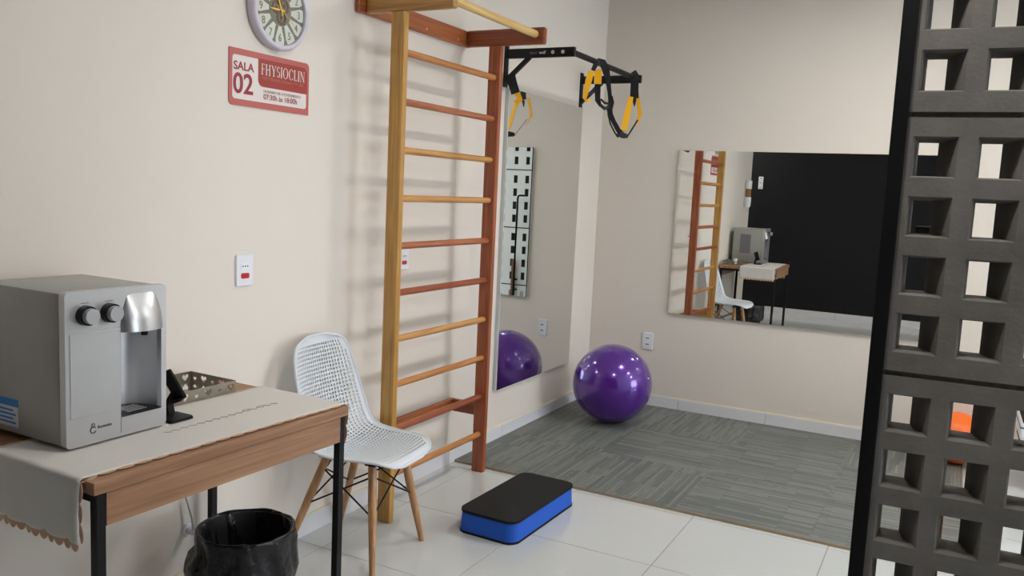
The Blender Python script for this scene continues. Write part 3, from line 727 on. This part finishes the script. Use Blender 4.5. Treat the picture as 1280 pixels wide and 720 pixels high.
# ------------------------------------------------------------------ chair
ch = thing('side_chair', 'white perforated plastic shell chair with wooden legs beside the table', 'chair', (0.252, -3.045, 0), math.radians(5.5))
prof = [(0.262, 0.410), (0.259, 0.417), (0.245, 0.429), (0.206, 0.436), (0.125, 0.430), (0.05, 0.421), (-0.04, 0.422), (-0.105, 0.442), (-0.145, 0.492), (-0.165, 0.56), (-0.182, 0.64), (-0.198, 0.72), (-0.210, 0.79), (-0.216, 0.835), (-0.217, 0.856), (-0.217, 0.863)]
wid = [0.072, 0.124, 0.168, 0.198, 0.218, 0.230, 0.232, 0.230, 0.226, 0.218, 0.208, 0.198, 0.184, 0.156, 0.108, 0.066]
curl = [0.002, 0.004, 0.008, 0.014, 0.022, 0.030, 0.040, 0.052, 0.062, 0.060, 0.054, 0.046, 0.038, 0.030, 0.022, 0.012]
def cr(arr, t):
    n = len(arr)-1; t = max(0, min(n-1e-6, t)); i = int(t); f = t-i
    p0, p1, p2, p3 = arr[max(i-1, 0)], arr[i], arr[i+1], arr[min(i+2, n)]
    return 0.5*((2*p1)+(-p0+p2)*f+(2*p0-5*p1+4*p2-p3)*f*f+(-p0+3*p1-3*p2+p3)*f**3)
PXs = [p[0] for p in prof]; PZs = [p[1] for p in prof]
# arc-length table
tt = [i*(len(prof)-1)/400 for i in range(401)]; ar = [0.0]
for i in range(400): ar.append(ar[-1]+math.hypot(cr(PXs, tt[i+1])-cr(PXs, tt[i]), cr(PZs, tt[i+1])-cr(PZs, tt[i])))
def t_of(s):
    s *= ar[-1]
    for i in range(400):
        if ar[i+1] >= s: return tt[i]+(tt[i+1]-tt[i])*(s-ar[i])/max(1e-9, ar[i+1]-ar[i])
    return tt[-1]
def shell(u, s):
    """u -1..1 across, s 0..1 from the front edge to the top of the back"""
    t = t_of(s); x, z = cr(PXs, t), cr(PZs, t)
    x2, z2 = cr(PXs, t+0.02), cr(PZs, t+0.02); x1, z1 = cr(PXs, t-0.02), cr(PZs, t-0.02)
    d = Vector((x2-x1, 0, z2-z1)); d.normalize(); n = Vector((d.z, 0, -d.x))
    if n.z < 0 and n.x < 0: n = -n
    hw_ = cr(wid, t); c = cr(curl, t)
    return Vector((x, u*hw_, z))+n*c*(abs(u)**2.4)
for_n = shell(0.0, 0.2)
NU, NS = 26, 50
b_ = NB(); GV = {}
def gvt(i, k):
    if (i, k) not in GV: GV[(i, k)] = b_.verts.new(shell(-1+2*i/NU, k/NS))
    return GV[(i, k)]
for i in range(NU):
    for k in range(NS):
        c = [gvt(i, k), gvt(i+1, k), gvt(i+1, k+1), gvt(i, k+1)]
        hole = 0 < i < NU-1 and 1 < k < NS-2 and not (i in (1, NU-2) and k > NS-6) and not (k < 4 and (i < 2 or i > NU-3))
        if not hole: b_.faces.new(c); continue
        uc, sc_ = -1+2*(i+0.5)/NU, (k+0.5)/NS
        du, ds = 0.66/NU, 0.33/NS
        if k % 2: pass
        h = [b_.verts.new(shell(uc+a*du, sc_+b*ds)) for a, b in ((-0.55, -1), (0.55, -1), (1, -0.45), (1, 0.45), (0.55, 1), (-0.55, 1), (-1, 0.45), (-1, -0.45))]
        b_.faces.new((c[0], c[1], h[1], h[0])); b_.faces.new((c[1], h[2], h[1])); b_.faces.new((c[1], c[2], h[3], h[2])); b_.faces.new((c[2], h[4], h[3]))
        b_.faces.new((c[2], c[3], h[5], h[4])); b_.faces.new((c[3], h[6], h[5])); b_.faces.new((c[3], c[0], h[7], h[6])); b_.faces.new((c[0], h[0], h[7]))
so = obj('seat_shell', b_, M_shell, ch, smooth=True)
sm = so.modifiers.new('thickness', 'SOLIDIFY'); sm.thickness = 0.006; sm.offset = 0
# rolled edge
b_ = NB(); ring = [shell(-1, i/60) for i in range(61)]+[shell(-1+2*i/20, 1.0) for i in range(1, 21)]+[shell(1, 1-i/60) for i in range(1, 61)]+[shell(1-2*i/20, 0.0) for i in range(1, 21)]
tube(b_, ring, 0.0058, 8); obj('shell_rim', b_, M_shell, ch, smooth=True)
LT = {}; 
for sx in (-1, 1):
    for sy in (-1, 1):
        top = Vector((0.045+sx*0.105, sy*0.118, 0.408)); bot = Vector((0.005+sx*0.205+(0.0), sy*0.196, 0.0)); LT[(sx, sy)] = (top, bot)
        b_ = NB(); n = 14; d = (bot-top); mid = top+d*0.35
        cyl(b_, top, mid, 0.0165, 0.0175, n); cyl(b_, mid, bot, 0.0175, 0.0115, n); obj('leg', b_, W_leg, ch, smooth=40)
        b_ = NB(); cyl(b_, top+Vector((0, 0, -0.035)), top+Vector((-sx*0.02, -sy*0.02, 0.012)), 0.006, n=8); box(b_, top+Vector((-0.022, -0.022, 0.004)), top+Vector((0.022, 0.022, 0.013))); obj('leg_bracket', b_, M_blackmetal, ch)
def lp(k, f): a, b = LT[k]; return a+(b-a)*f
for a, b in (((-1, -1), (1, -1)), ((1, -1), (1, 1)), ((1, 1), (-1, 1)), ((-1, 1), (-1, -1))):
    for p, q in ((a, b), (b, a)):
        b_ = NB(); cyl(b_, lp(p, 0.10), lp(q, 0.47), 0.0036, n=8); cyl(b_, lp(q, 0.47)-Vector((0, 0, 0.006)), lp(q, 0.47)+Vector((0, 0, 0.006)), 0.008, n=8); obj('brace_rod', b_, M_blackmetal, ch)

# ------------------------------------------------------------------ table
TH = 0.780
tb = thing('side_table', 'narrow wood-look table with black metal legs against the side wall', 'table', (0.344, -4.040, 0), math.radians(-1.15))
TBK, TFR, TL = -0.310, 0.300, 0.444
obj('table_top', box(NB(), (TBK, -TL, TH-0.030), (TFR, TL, TH), 0.0012), W_desk, tb)
obj('apron', box(NB(), (TFR-0.022, -TL+0.0345, 0.668), (TFR-0.004, TL-0.0345, TH-0.030)), W_desk, tb)
obj('apron', box(NB(), (TBK+0.012, -TL+0.045, 0.668), (TBK+0.030, TL-0.034, TH-0.030)), W_desk, tb)
for sx in (TBK+0.003, TFR-0.030):
    for yy in (-TL+0.010, TL-0.034):
        lg = obj('leg', box(NB(), (sx, yy, 0.0005), (sx+0.024, yy+0.024, TH-0.030), 0.001), M_blackmetal, tb)
for yy in (-TL+0.010, TL-0.034):
    obj('crossbar', box(NB(), (TBK+0.027, yy+0.002, TH-0.054), (TFR-0.030, yy+0.022, TH-0.030), 0.001), M_blackmetal, tb)
# runner
rn = thing('table_runner', 'off-white linen runner with lace edging hanging over both table ends', 'table runner', (0.344, -4.040, TH), math.radians(-1.15))
RX0, RX1 = -0.096, 0.272; DROP = 0.155; DROP2 = 0.120; TLc = TL+0.006
def run_path(s):
    """s along the runner: metres from the hanging end -> (y, z) over the table ends"""
    if s < DROP: return (-TLc-0.004*math.sin(s*20), 0.0035-(DROP-s))
    if s < DROP+2*TLc: return (-TLc+(s-DROP), 0.0035)
    return (TLc+0.004*math.sin(s*20), 0.0035-(s-DROP-2*TLc))
TOT = DROP+DROP2+2*TLc
b_ = NB(); ns, nu = 140, 24; R_ = []
for k in range(ns+1):
    s = TOT*k/ns; y, z = run_path(s); row = []
    hang = s < DROP or s > TOT-DROP2
    for i in range(nu+1):
        x = RX0+(RX1-RX0)*i/nu
        yy = y; zz = z
        if hang:
            dd = (DROP-s) if s < DROP else (s-(TOT-DROP2)); wv = 0.008*math.sin(x*38+1.0)*dd/DROP
            yy += (-abs(wv) if s < DROP else abs(wv))
        else: zz += 0.0008*math.sin(x*60)*math.sin(s*25)
        row.append(b_.verts.new((x+0.026*y, yy, zz)))
    R_.append(row)
for k in range(ns):
    for i in range(nu): b_.faces.new((R_[k][i], R_[k][i+1], R_[k+1][i+1], R_[k+1][i]))
ro = obj('linen', b_, M_cloth, rn, smooth=True); sm = ro.modifiers.new('thickness', 'SOLIDIFY'); sm.thickness = 0.0014; sm.offset = 1
# scalloped lace along all four edges
def scallops(bm_, pts, out, r):
    """half discs along a polyline; out(k) = outward direction"""
    for k, p in enumerate(pts[:-1]):
        p = Vector(p); q = Vector(pts[k+1]); o = Vector(out(k)); m = (p+q)/2; h = (q-p)/2
        c = bm_.verts.new(m-o*0.004); ring_ = [bm_.verts.new(m+h*math.cos(t)+o*r*math.sin(t)) for t in [PI*i/8 for i in range(9)]]
        for i in range(8): bm_.faces.new((c, ring_[i], ring_[i+1]))
b_ = NB(); NSC = 24
for sgn, xe in ((1, RX1), (-1, RX0)):
    pts = []
    for k in range(NSC+1):
        y, z = run_path(TOT*k/NSC); pts.append((xe+0.026*y, y, z+0.0006))
    scallops(b_, pts, lambda k, sg=sgn: (sg, 0, 0), 0.010)
for s in (0.0, TOT):
    y, z = run_path(s); pts = [(RX0+(RX1-RX0)*k/12+0.026*y, y+(-0.006 if s == 0 else 0.006)*abs(math.sin((RX0+(RX1-RX0)*k/12)*38+1.0))*1.2, z) for k in range(13)]
    scallops(b_, pts, lambda k: (0, 0, -1), 0.020)
lo_ = obj('lace_edging', b_, M_lace, rn); sm = lo_.modifiers.new('thickness', 'SOLIDIFY'); sm.thickness = 0.0016; sm.offset = 0
lo_['label'] = 'beige scalloped crochet lace edging'
b_ = NB()
for k in range(15):
    y = -0.090+k*0.0285; cx = 0.108; a = 0.0150; w_ = 0.012
    loop = [(cx, y-a), (cx+w_, y), (cx, y+a), (cx-w_, y)]
    tube(b_, [(x, yy, 0.0050) for x, yy in loop+loop[:1]], 0.0022, 5)
eo = obj('embroidery', b_, M_embro, rn)

# ------------------------------------------------------------------ water dispenser
DX0, DX1, DY0, DY1, DZ0, DZ1 = 0.050, 0.405, -4.398, -4.102, 0.7945, 1.186
wd = thing('water_dispenser', 'silver countertop water purifier with two knobs on the table', 'water purifier', (0.23, -4.25, TH+0.0062))
WO = Vector((0.23, -4.25, TH+0.0062))
def wb(lo, hi, bev=0.0, seg=2): return box(NB(), Vector(lo)-WO, Vector(hi)-WO, bev, seg)
b_ = wb((DX0, DY0, DZ0), (DX1-0.022, DY1, DZ1), 0.008)
bmesh.ops.delete(b_, geom=[f for f in b_.faces if f.calc_center_median().x > DX1-0.022-WO.x-0.0005], context='FACES')
obj('housing', b_, M_silver, wd, smooth=40, normals=True)
for fy in (DY0+0.03, DY1-0.03):
    for fx in (DX0+0.04, DX1-0.05):
        obj('foot', cyl(NB(), Vector((fx, fy, TH+0.0062))-WO, Vector((fx, fy, DZ0+0.004))-WO, 0.012, n=12), M_knobdark, wd)
# front plate with the tap niche
NY0, NY1, NZ0, NZ1 = -4.244, -4.116, 0.842, 1.068
def W3(x, y, z): return Vector((x, y, z))-WO
outer = [(y, z) for y, z in [(DY0+(DY1-DY0)/2+a, DZ0+(DZ1-DZ0)/2+b) for a, b in rrect(DY1-DY0+0.004, DZ1-DZ0+0.006, 0.012, 5)]]
hole = [(NY0, NZ0), (NY1, NZ0), (NY1, NZ1), (NY0, NZ1)]
b_ = cut_panel(outer, [hole], 0.022, lambda a, b, c: W3(DX1-0.011+c, a, b))
obj('front_panel', b_, M_steel, wd)
b_ = NB(); cy = (NY0+NY1)/2; rad = (NY1-NY0)/2; A = []; B = []; nseg = 18
for i in range(nseg+1):
    t = PI*i/nseg; y = cy-rad*math.cos(t); x = DX1-0.018-0.085*math.sin(t)
    A.append(b_.verts.new(W3(x, y, NZ0))); B.append(b_.verts.new(W3(x, y, NZ1)))
for i in range(nseg): b_.faces.new((A[i], A[i+1], B[i+1], B[i]))
b_.faces.new(A); b_.faces.new(B[::-1]); obj('niche', b_, M_steel, wd, smooth=50, normals=False)
b_ = NB(); A = [b_.verts.new(W3(DX1-0.018-0.080*math.sin(PI*i/16), cy-rad*0.97*math.cos(PI*i/16), NZ0+0.004)) for i in range(17)]
A2 = [b_.verts.new(W3(DX1+0.012*math.sin(PI*i/16), cy+rad*0.97*math.cos(PI*i/16), NZ0+0.004)) for i in range(17)]
b_.faces.new(A+A2); obj('drip_tray', b_, M_knobdark, wd)
for k in range(5):
    obj('tray_slot', box(NB(), W3(DX1-0.07+k*0.012, cy-0.03, NZ0+0.0045), W3(DX1-0.066+k*0.012, cy+0.03, NZ0+0.006)), M_steel, wd)
# flat cover left of the niche and the seam lines
obj('front_cover', wb((DX1-0.002, DY0+0.010, 0.868), (DX1+0.0022, NY0-0.002, 1.083), 0.001), M_steel, wd)
obj('seam', wb((DX1-0.001, NY0-0.001, DZ0+0.006), (DX1+0.0006, NY0+0.0006, NZ0)), M_greypanel, wd)
# tap hood: half cone swelling out above the niche
b_ = NB(); RG = []
for k in range(11):
    f = k/10; z = NZ1+0.004+f*0.100; r = 0.064*(1-f**2.4*0.35); dp = 0.034*math.cos(f*PI/2)**0.9+0.0004
    RG.append([b_.verts.new(W3(DX1-0.001+dp*math.sin(PI*i/20), cy-r*math.cos(PI*i/20), z)) for i in range(21)])
for k in range(10):
    for i in range(20): b_.faces.new((RG[k][i], RG[k][i+1], RG[k+1][i+1], RG[k+1][i]))
b_.faces.new(RG[0]); obj('tap_hood', b_, M_chrome, wd, smooth=60)
obj('nozzle', cyl(NB(), W3(DX1+0.012, cy, NZ1+0.006), W3(DX1+0.012, cy, NZ1-0.010), 0.010, 0.008, 14), M_knobdark, wd)
for ky in (-4.346, -4.278):
    k_ = obj('knob', cyl(NB(), W3(DX1, ky, 1.128), W3(DX1+0.020, ky, 1.128), 0.0255, 0.0245, 28), M_knobdark, wd, smooth=40)
    b_ = NB(); cyl(b_, W3(DX1+0.010, ky, 1.128), W3(DX1+0.034, ky, 1.128), 0.0205, 0.0195, 28); obj('knob_cap', b_, M_cap, k_, smooth=40)
    obj('knob_mark', wb((DX1-0.001, ky-0.010, 1.158), (DX1+0.0006, ky+0.012, 1.1595)), M_greytxt, wd)
# maker's mark
b_ = NB(); LYc, LZc = -4.326, 0.827
tube(b_, [W3(DX1+0.0006, LYc+0.008*math.cos(t), LZc+0.008*math.sin(t)) for t in [0.6+5.2*i/20 for i in range(21)]], 0.0016, 5)
tube(b_, [W3(DX1+0.0006, LYc+0.004*math.cos(t), LZc+0.013+0.004*math.sin(t)) for t in [2*PI*i/12 for i in range(13)]], 0.0012, 5)
obj('emblem', b_, M_greytxt, wd)
b_ = NB(); yy = LYc+0.013
for k, (w1, h1) in enumerate([(5, 9), (4, 6), (5, 6), (3, 6), (5, 7), (4, 6), (5, 6), (3, 8), (4, 6), (5, 6)]):
    box(b_, W3(DX1+0.0002, yy, LZc+0.001), W3(DX1+0.0008, yy+w1*0.0007, LZc+0.001+h1*0.0009)); yy += w1*0.0007+0.0011
obj('small_print', b_, M_greytxt, wd)
# stickers
obj('blue_sticker', wb((0.105, DY0-0.0008, 0.868), (0.206, DY0, 0.888)), M_blue_lab, wd)
ws = obj('data_sticker', wb((0.105, DY0-0.0007, 0.814), (0.206, DY0, 0.868)), M_white_lab, wd)
for k in range(4):
    obj('print_line', wb((0.113, DY0-0.0010, 0.822+k*0.011), (0.197-0.012*(k % 2), DY0-0.0006, 0.827+k*0.011)), M_blue_lab, ws)
obj('side_sticker', wb((0.130, DY1, 0.90), (0.250, DY1+0.0008, 1.115)), M_greypanel, wd)

# ------------------------------------------------------------------ tray with heart cut-outs and what is near it
ty = thing('serving_tray', 'antique silver tray with heart cut-outs in its sides on the table', 'tray', (0.148, -3.835, TH+0.0005), math.radians(-1.0))
def heart(cx, cy, s):
    o = []
    for i in range(24):
        t = 2*PI*i/24; o.append((cx+s*0.0625*16*math.sin(t)**3, cy+s*0.0625*(13*math.cos(t)-5*math.cos(2*t)-2*math.cos(3*t)-math.cos(4*t))))
    return o
TX, TY, TZ = 0.108, 0.136, 0.042
def side(L_):
    n = max(2, int(L_/0.042)); hs = []
    for k in range(n):
        c = -L_/2+L_*(k+0.5)/n
        if k % 2: hs.append(heart(c, TZ*0.56, 0.0135))
        else: hs.append(heart(c, TZ*0.46, 0.0075))
    out = [(-L_/2, 0.004), (L_/2, 0.004)]
    top = []
    m = int(L_/0.012)
    for k in range(m+1): top.append((L_/2-L_*k/m, TZ))
    return out+top, hs
o_, h_ = side(2*TY)
for s in (1, -1):
    obj('tray_side', cut_panel(o_, h_, 0.002, lambda a, b, c, s=s: (s*TX+c, a, b)), M_traymet, ty)
o_, h_ = side(2*TX)
for s in (1, -1):
    obj('tray_side', cut_panel(o_, h_, 0.002, lambda a, b, c, s=s: (a, s*TY+c, b)), M_traymet, ty)
obj('tray_base', box(NB(), (-TX, -TY, 0.002), (TX, TY, 0.006)), M_mirror, ty)
for sx in (1, -1):
    for sy in (1, -1): obj('tray_foot', cyl(NB(), (sx*(TX-0.01), sy*(TY-0.01), 0), (sx*(TX-0.01), sy*(TY-0.01), 0.003), 0.007, n=10), M_traymet, ty)
cp = thing('paper_cup', 'small white cup standing in the silver tray', 'cup', (0.138, -3.915, TH+0.0068))
b_, rg = lathe(NB(), [(0.0001, 0.0), (0.018, 0.0), (0.025, 0.052), (0.0262, 0.053), (0.0235, 0.052), (0.017, 0.004), (0.0001, 0.004)], 24); obj('cup_body', b_, M_white, cp, smooth=40)
b_, rg = lathe(NB(), [(0.0250, 0.050), (0.0268, 0.052), (0.0262, 0.0545), (0.0245, 0.0535)], 24); obj('cup_rim', b_, M_white, cp, smooth=True)

ph = thing('phone_stand', 'black phone stand with a tilted plate between purifier and tray', 'phone stand', (0.362, -4.040, TH+0.0068))
obj('base', prism(NB(), rrect(0.085, 0.085, 0.012, 4), lambda u, v: (u, v, 0), lambda u, v: (u*0.95, v*0.95, 0.007)), M_phone, ph)
b_ = NB(); ribbon(b_, [(-0.025, 0.012, 0.006), (-0.03, 0.010, 0.035), (-0.02, 0.018, 0.060), (-0.01, 0.026, 0.080)], 0.026, (1, 0.2, 0.1), 0.012); obj('neck', b_, M_phone, ph)
Rz = Matrix.Translation((-0.014, 0.014, 0.092)) @ Matrix.Rotation(math.radians(-22), 4, 'Y') @ Matrix.Rotation(math.radians(18), 4, 'X')
b_ = NB(); box(b_, (-0.022, -0.006, -0.046), (0.022, 0.006, 0.050), 0.003)
for v in b_.verts: v.co = Rz @ v.co
obj('back_plate', b_, M_phone, ph)
b_ = NB(); box(b_, (-0.022, -0.024, -0.046), (0.022, -0.005, -0.039), 0.002)
for v in b_.verts: v.co = Rz @ v.co
obj('lip', b_, M_phone, ph)

# cup tube on the wall, past the left edge of the view (seen in the end mirror)
ct = thing('cup_dispenser', 'white tube cup dispenser on the side wall above the purifier', 'cup dispenser', (0.045, -4.72, 1.42))
b_, rg = lathe(NB(), [(0.0001, 0.32), (0.034, 0.32), (0.038, 0.31), (0.038, 0.22), (0.036, 0.22)], 24); obj('cap_tube', b_, M_white, ct, smooth=40)
b_, rg = lathe(NB(), [(0.033, 0.22), (0.033, 0.12)], 24); obj('cup_stack', b_, M_brownc, ct, smooth=True)
b_, rg = lathe(NB(), [(0.036, 0.12), (0.038, 0.12), (0.038, 0.03), (0.030, 0.0), (0.022, 0.0)], 24); obj('lower_tube', b_, M_white, ct, smooth=40)
obj('wall_bracket', box(NB(), (-0.0445, -0.015, 0.02), (-0.033, 0.015, 0.30)), M_white, ct)

# ------------------------------------------------------------------ waste bin with a bag
bn = thing('waste_bin', 'black waste bin lined with a black plastic bag under the table', 'waste bin', (0.365, -3.752, 0))
BH, BRr = 0.360, 0.152
b_, rg = lathe(NB(), [(0.0001, 0.001), (0.112, 0.001), (0.116, 0.006), (BRr-0.006, BH-0.004), (BRr-0.010, BH-0.004), (0.110, 0.010), (0.0001, 0.010)], 48); obj('bucket', b_, M_bin, bn, smooth=40)
rnd = [random.uniform(-1, 1) for _ in range(64)]
def fold(t, k): return math.sin(t*9+k*0.8)*0.5+math.sin(t*17+1.3+k)*0.35+math.sin(t*31+2*k)*0.2
def bagf(r, z, t, k):
    a = 0.0015 if k in (7, 8) else (0.010 if k < 5 else 0.004)
    if k > 9: a = 0.007
    bulge = 0.030*max(0, math.cos(t+2.4))**3 if k < 3 else 0.0
    return (r+fold(t, k*0.7)*a+bulge, z+(0.010*math.sin(t*5+1)+0.006*math.sin(t*11) if k < 2 else 0.0018*math.sin(t*7+k)))
bp_ = [(0.150, 0.150), (0.158, 0.190), (0.153, 0.225), (0.151, 0.262), (0.152, 0.290), (0.153, 0.310), (0.153, 0.318), (0.150, 0.3245), (0.146, 0.3245), (0.139, 0.316), (0.134, 0.27), (0.126, 0.20), (0.118, 0.12), (0.108, 0.05), (0.06, 0.022), (0.0001, 0.020)]
b_, rg = lathe(NB(), [(r_+0.004, z_+0.038) for r_, z_ in bp_[:-2]]+[(0.06, 0.024), (0.0001, 0.022)], 120, fn=bagf); bo = obj('bin_bag', b_, M_bag, bn, smooth=True, normals=False)

# water valve and hose by the wall under the table
vl = thing('water_valve', 'small white water valve with a grey hose low on the wall', 'valve', (0, -3.675, 0.235))
obj('wall_flange', cyl(NB(), (0.0005, 0, 0), (0.006, 0, 0), 0.024, 0.02, 20), M_white, vl, smooth=40)
obj('valve_body', cyl(NB(), (0.006, 0, 0), (0.055, 0, 0), 0.011, 0.012, 16), M_white, vl, smooth=40)
obj('valve_knob', cyl(NB(), (0.055, 0, 0), (0.078, 0, 0), 0.019, 0.017, 14), M_white, vl, smooth=40)
obj('hose', tube(NB(), [(0.035, 0, 0.008), (0.034, -0.005, 0.05), (0.022, -0.03, 0.16), (0.014, -0.06, 0.30), (0.012, -0.10, 0.42), (0.012, -0.16, 0.50)], 0.0045, 8), M_hose, vl, smooth=True)

# ------------------------------------------------------------------ things half hidden behind the block partition
stp = thing('aerobic_step', 'white aerobic step with black top and feet beyond the block partition', 'step', (3.10, -0.33, 0))
obj('platform', box(NB(), (-0.38, -0.19, 0.285), (0.38, 0.19, 0.375), 0.012, 2), M_white, stp)
obj('top_pad', box(NB(), (-0.37, -0.18, 0.374), (0.37, 0.18, 0.405), 0.006), M_blackrub, stp)
obj('side_stripe', box(NB(), (-0.382, -0.1915, 0.350), (0.382, 0.1915, 0.358)), M_orange2, stp)
obj('lower_frame', box(NB(), (-0.37, -0.18, 0.245), (0.37, 0.18, 0.286), 0.006), M_blackrub, stp)
for s in (-0.18, 0.24):
    obj('foot_block', box(NB(), (s-0.055, -0.16, 0.0005), (s+0.055, 0.16, 0.246), 0.01), M_blackrub, stp)
R0 = Vector((2.300, -3.085, 0))
pl = thing('hook_pole', 'thin black pole with a bent top standing behind the block partition', 'pole', R0)
obj('pole', tube(NB(), [(0.006, 0, 0.012), (0.0, 0, 1.40), (-0.006, 0, 1.425), (-0.022, 0, 1.434), (-0.085, 0, 1.434)], 0.011, 10), M_frame, pl, smooth=True)
obj('pole_base', cyl(NB(), (0.006, 0, 0.0005), (0.006, 0, 0.014), 0.035, n=20), M_blackmetal, pl)
for z in (0.45, 0.33): obj('lug', box(NB(), (-0.04, -0.008, z-0.010), (0.0, 0.008, z+0.010)), M_blackmetal, pl)
wbd = obj('wooden_board', box(NB(), (-0.023, -0.012, 0.0005), (0.023, 0.012, 0.68), 0.002), W_brown, None, loc=(2.338, -3.130, 0))
tag(wbd, 'narrow brown wooden board standing behind the block partition', 'board')
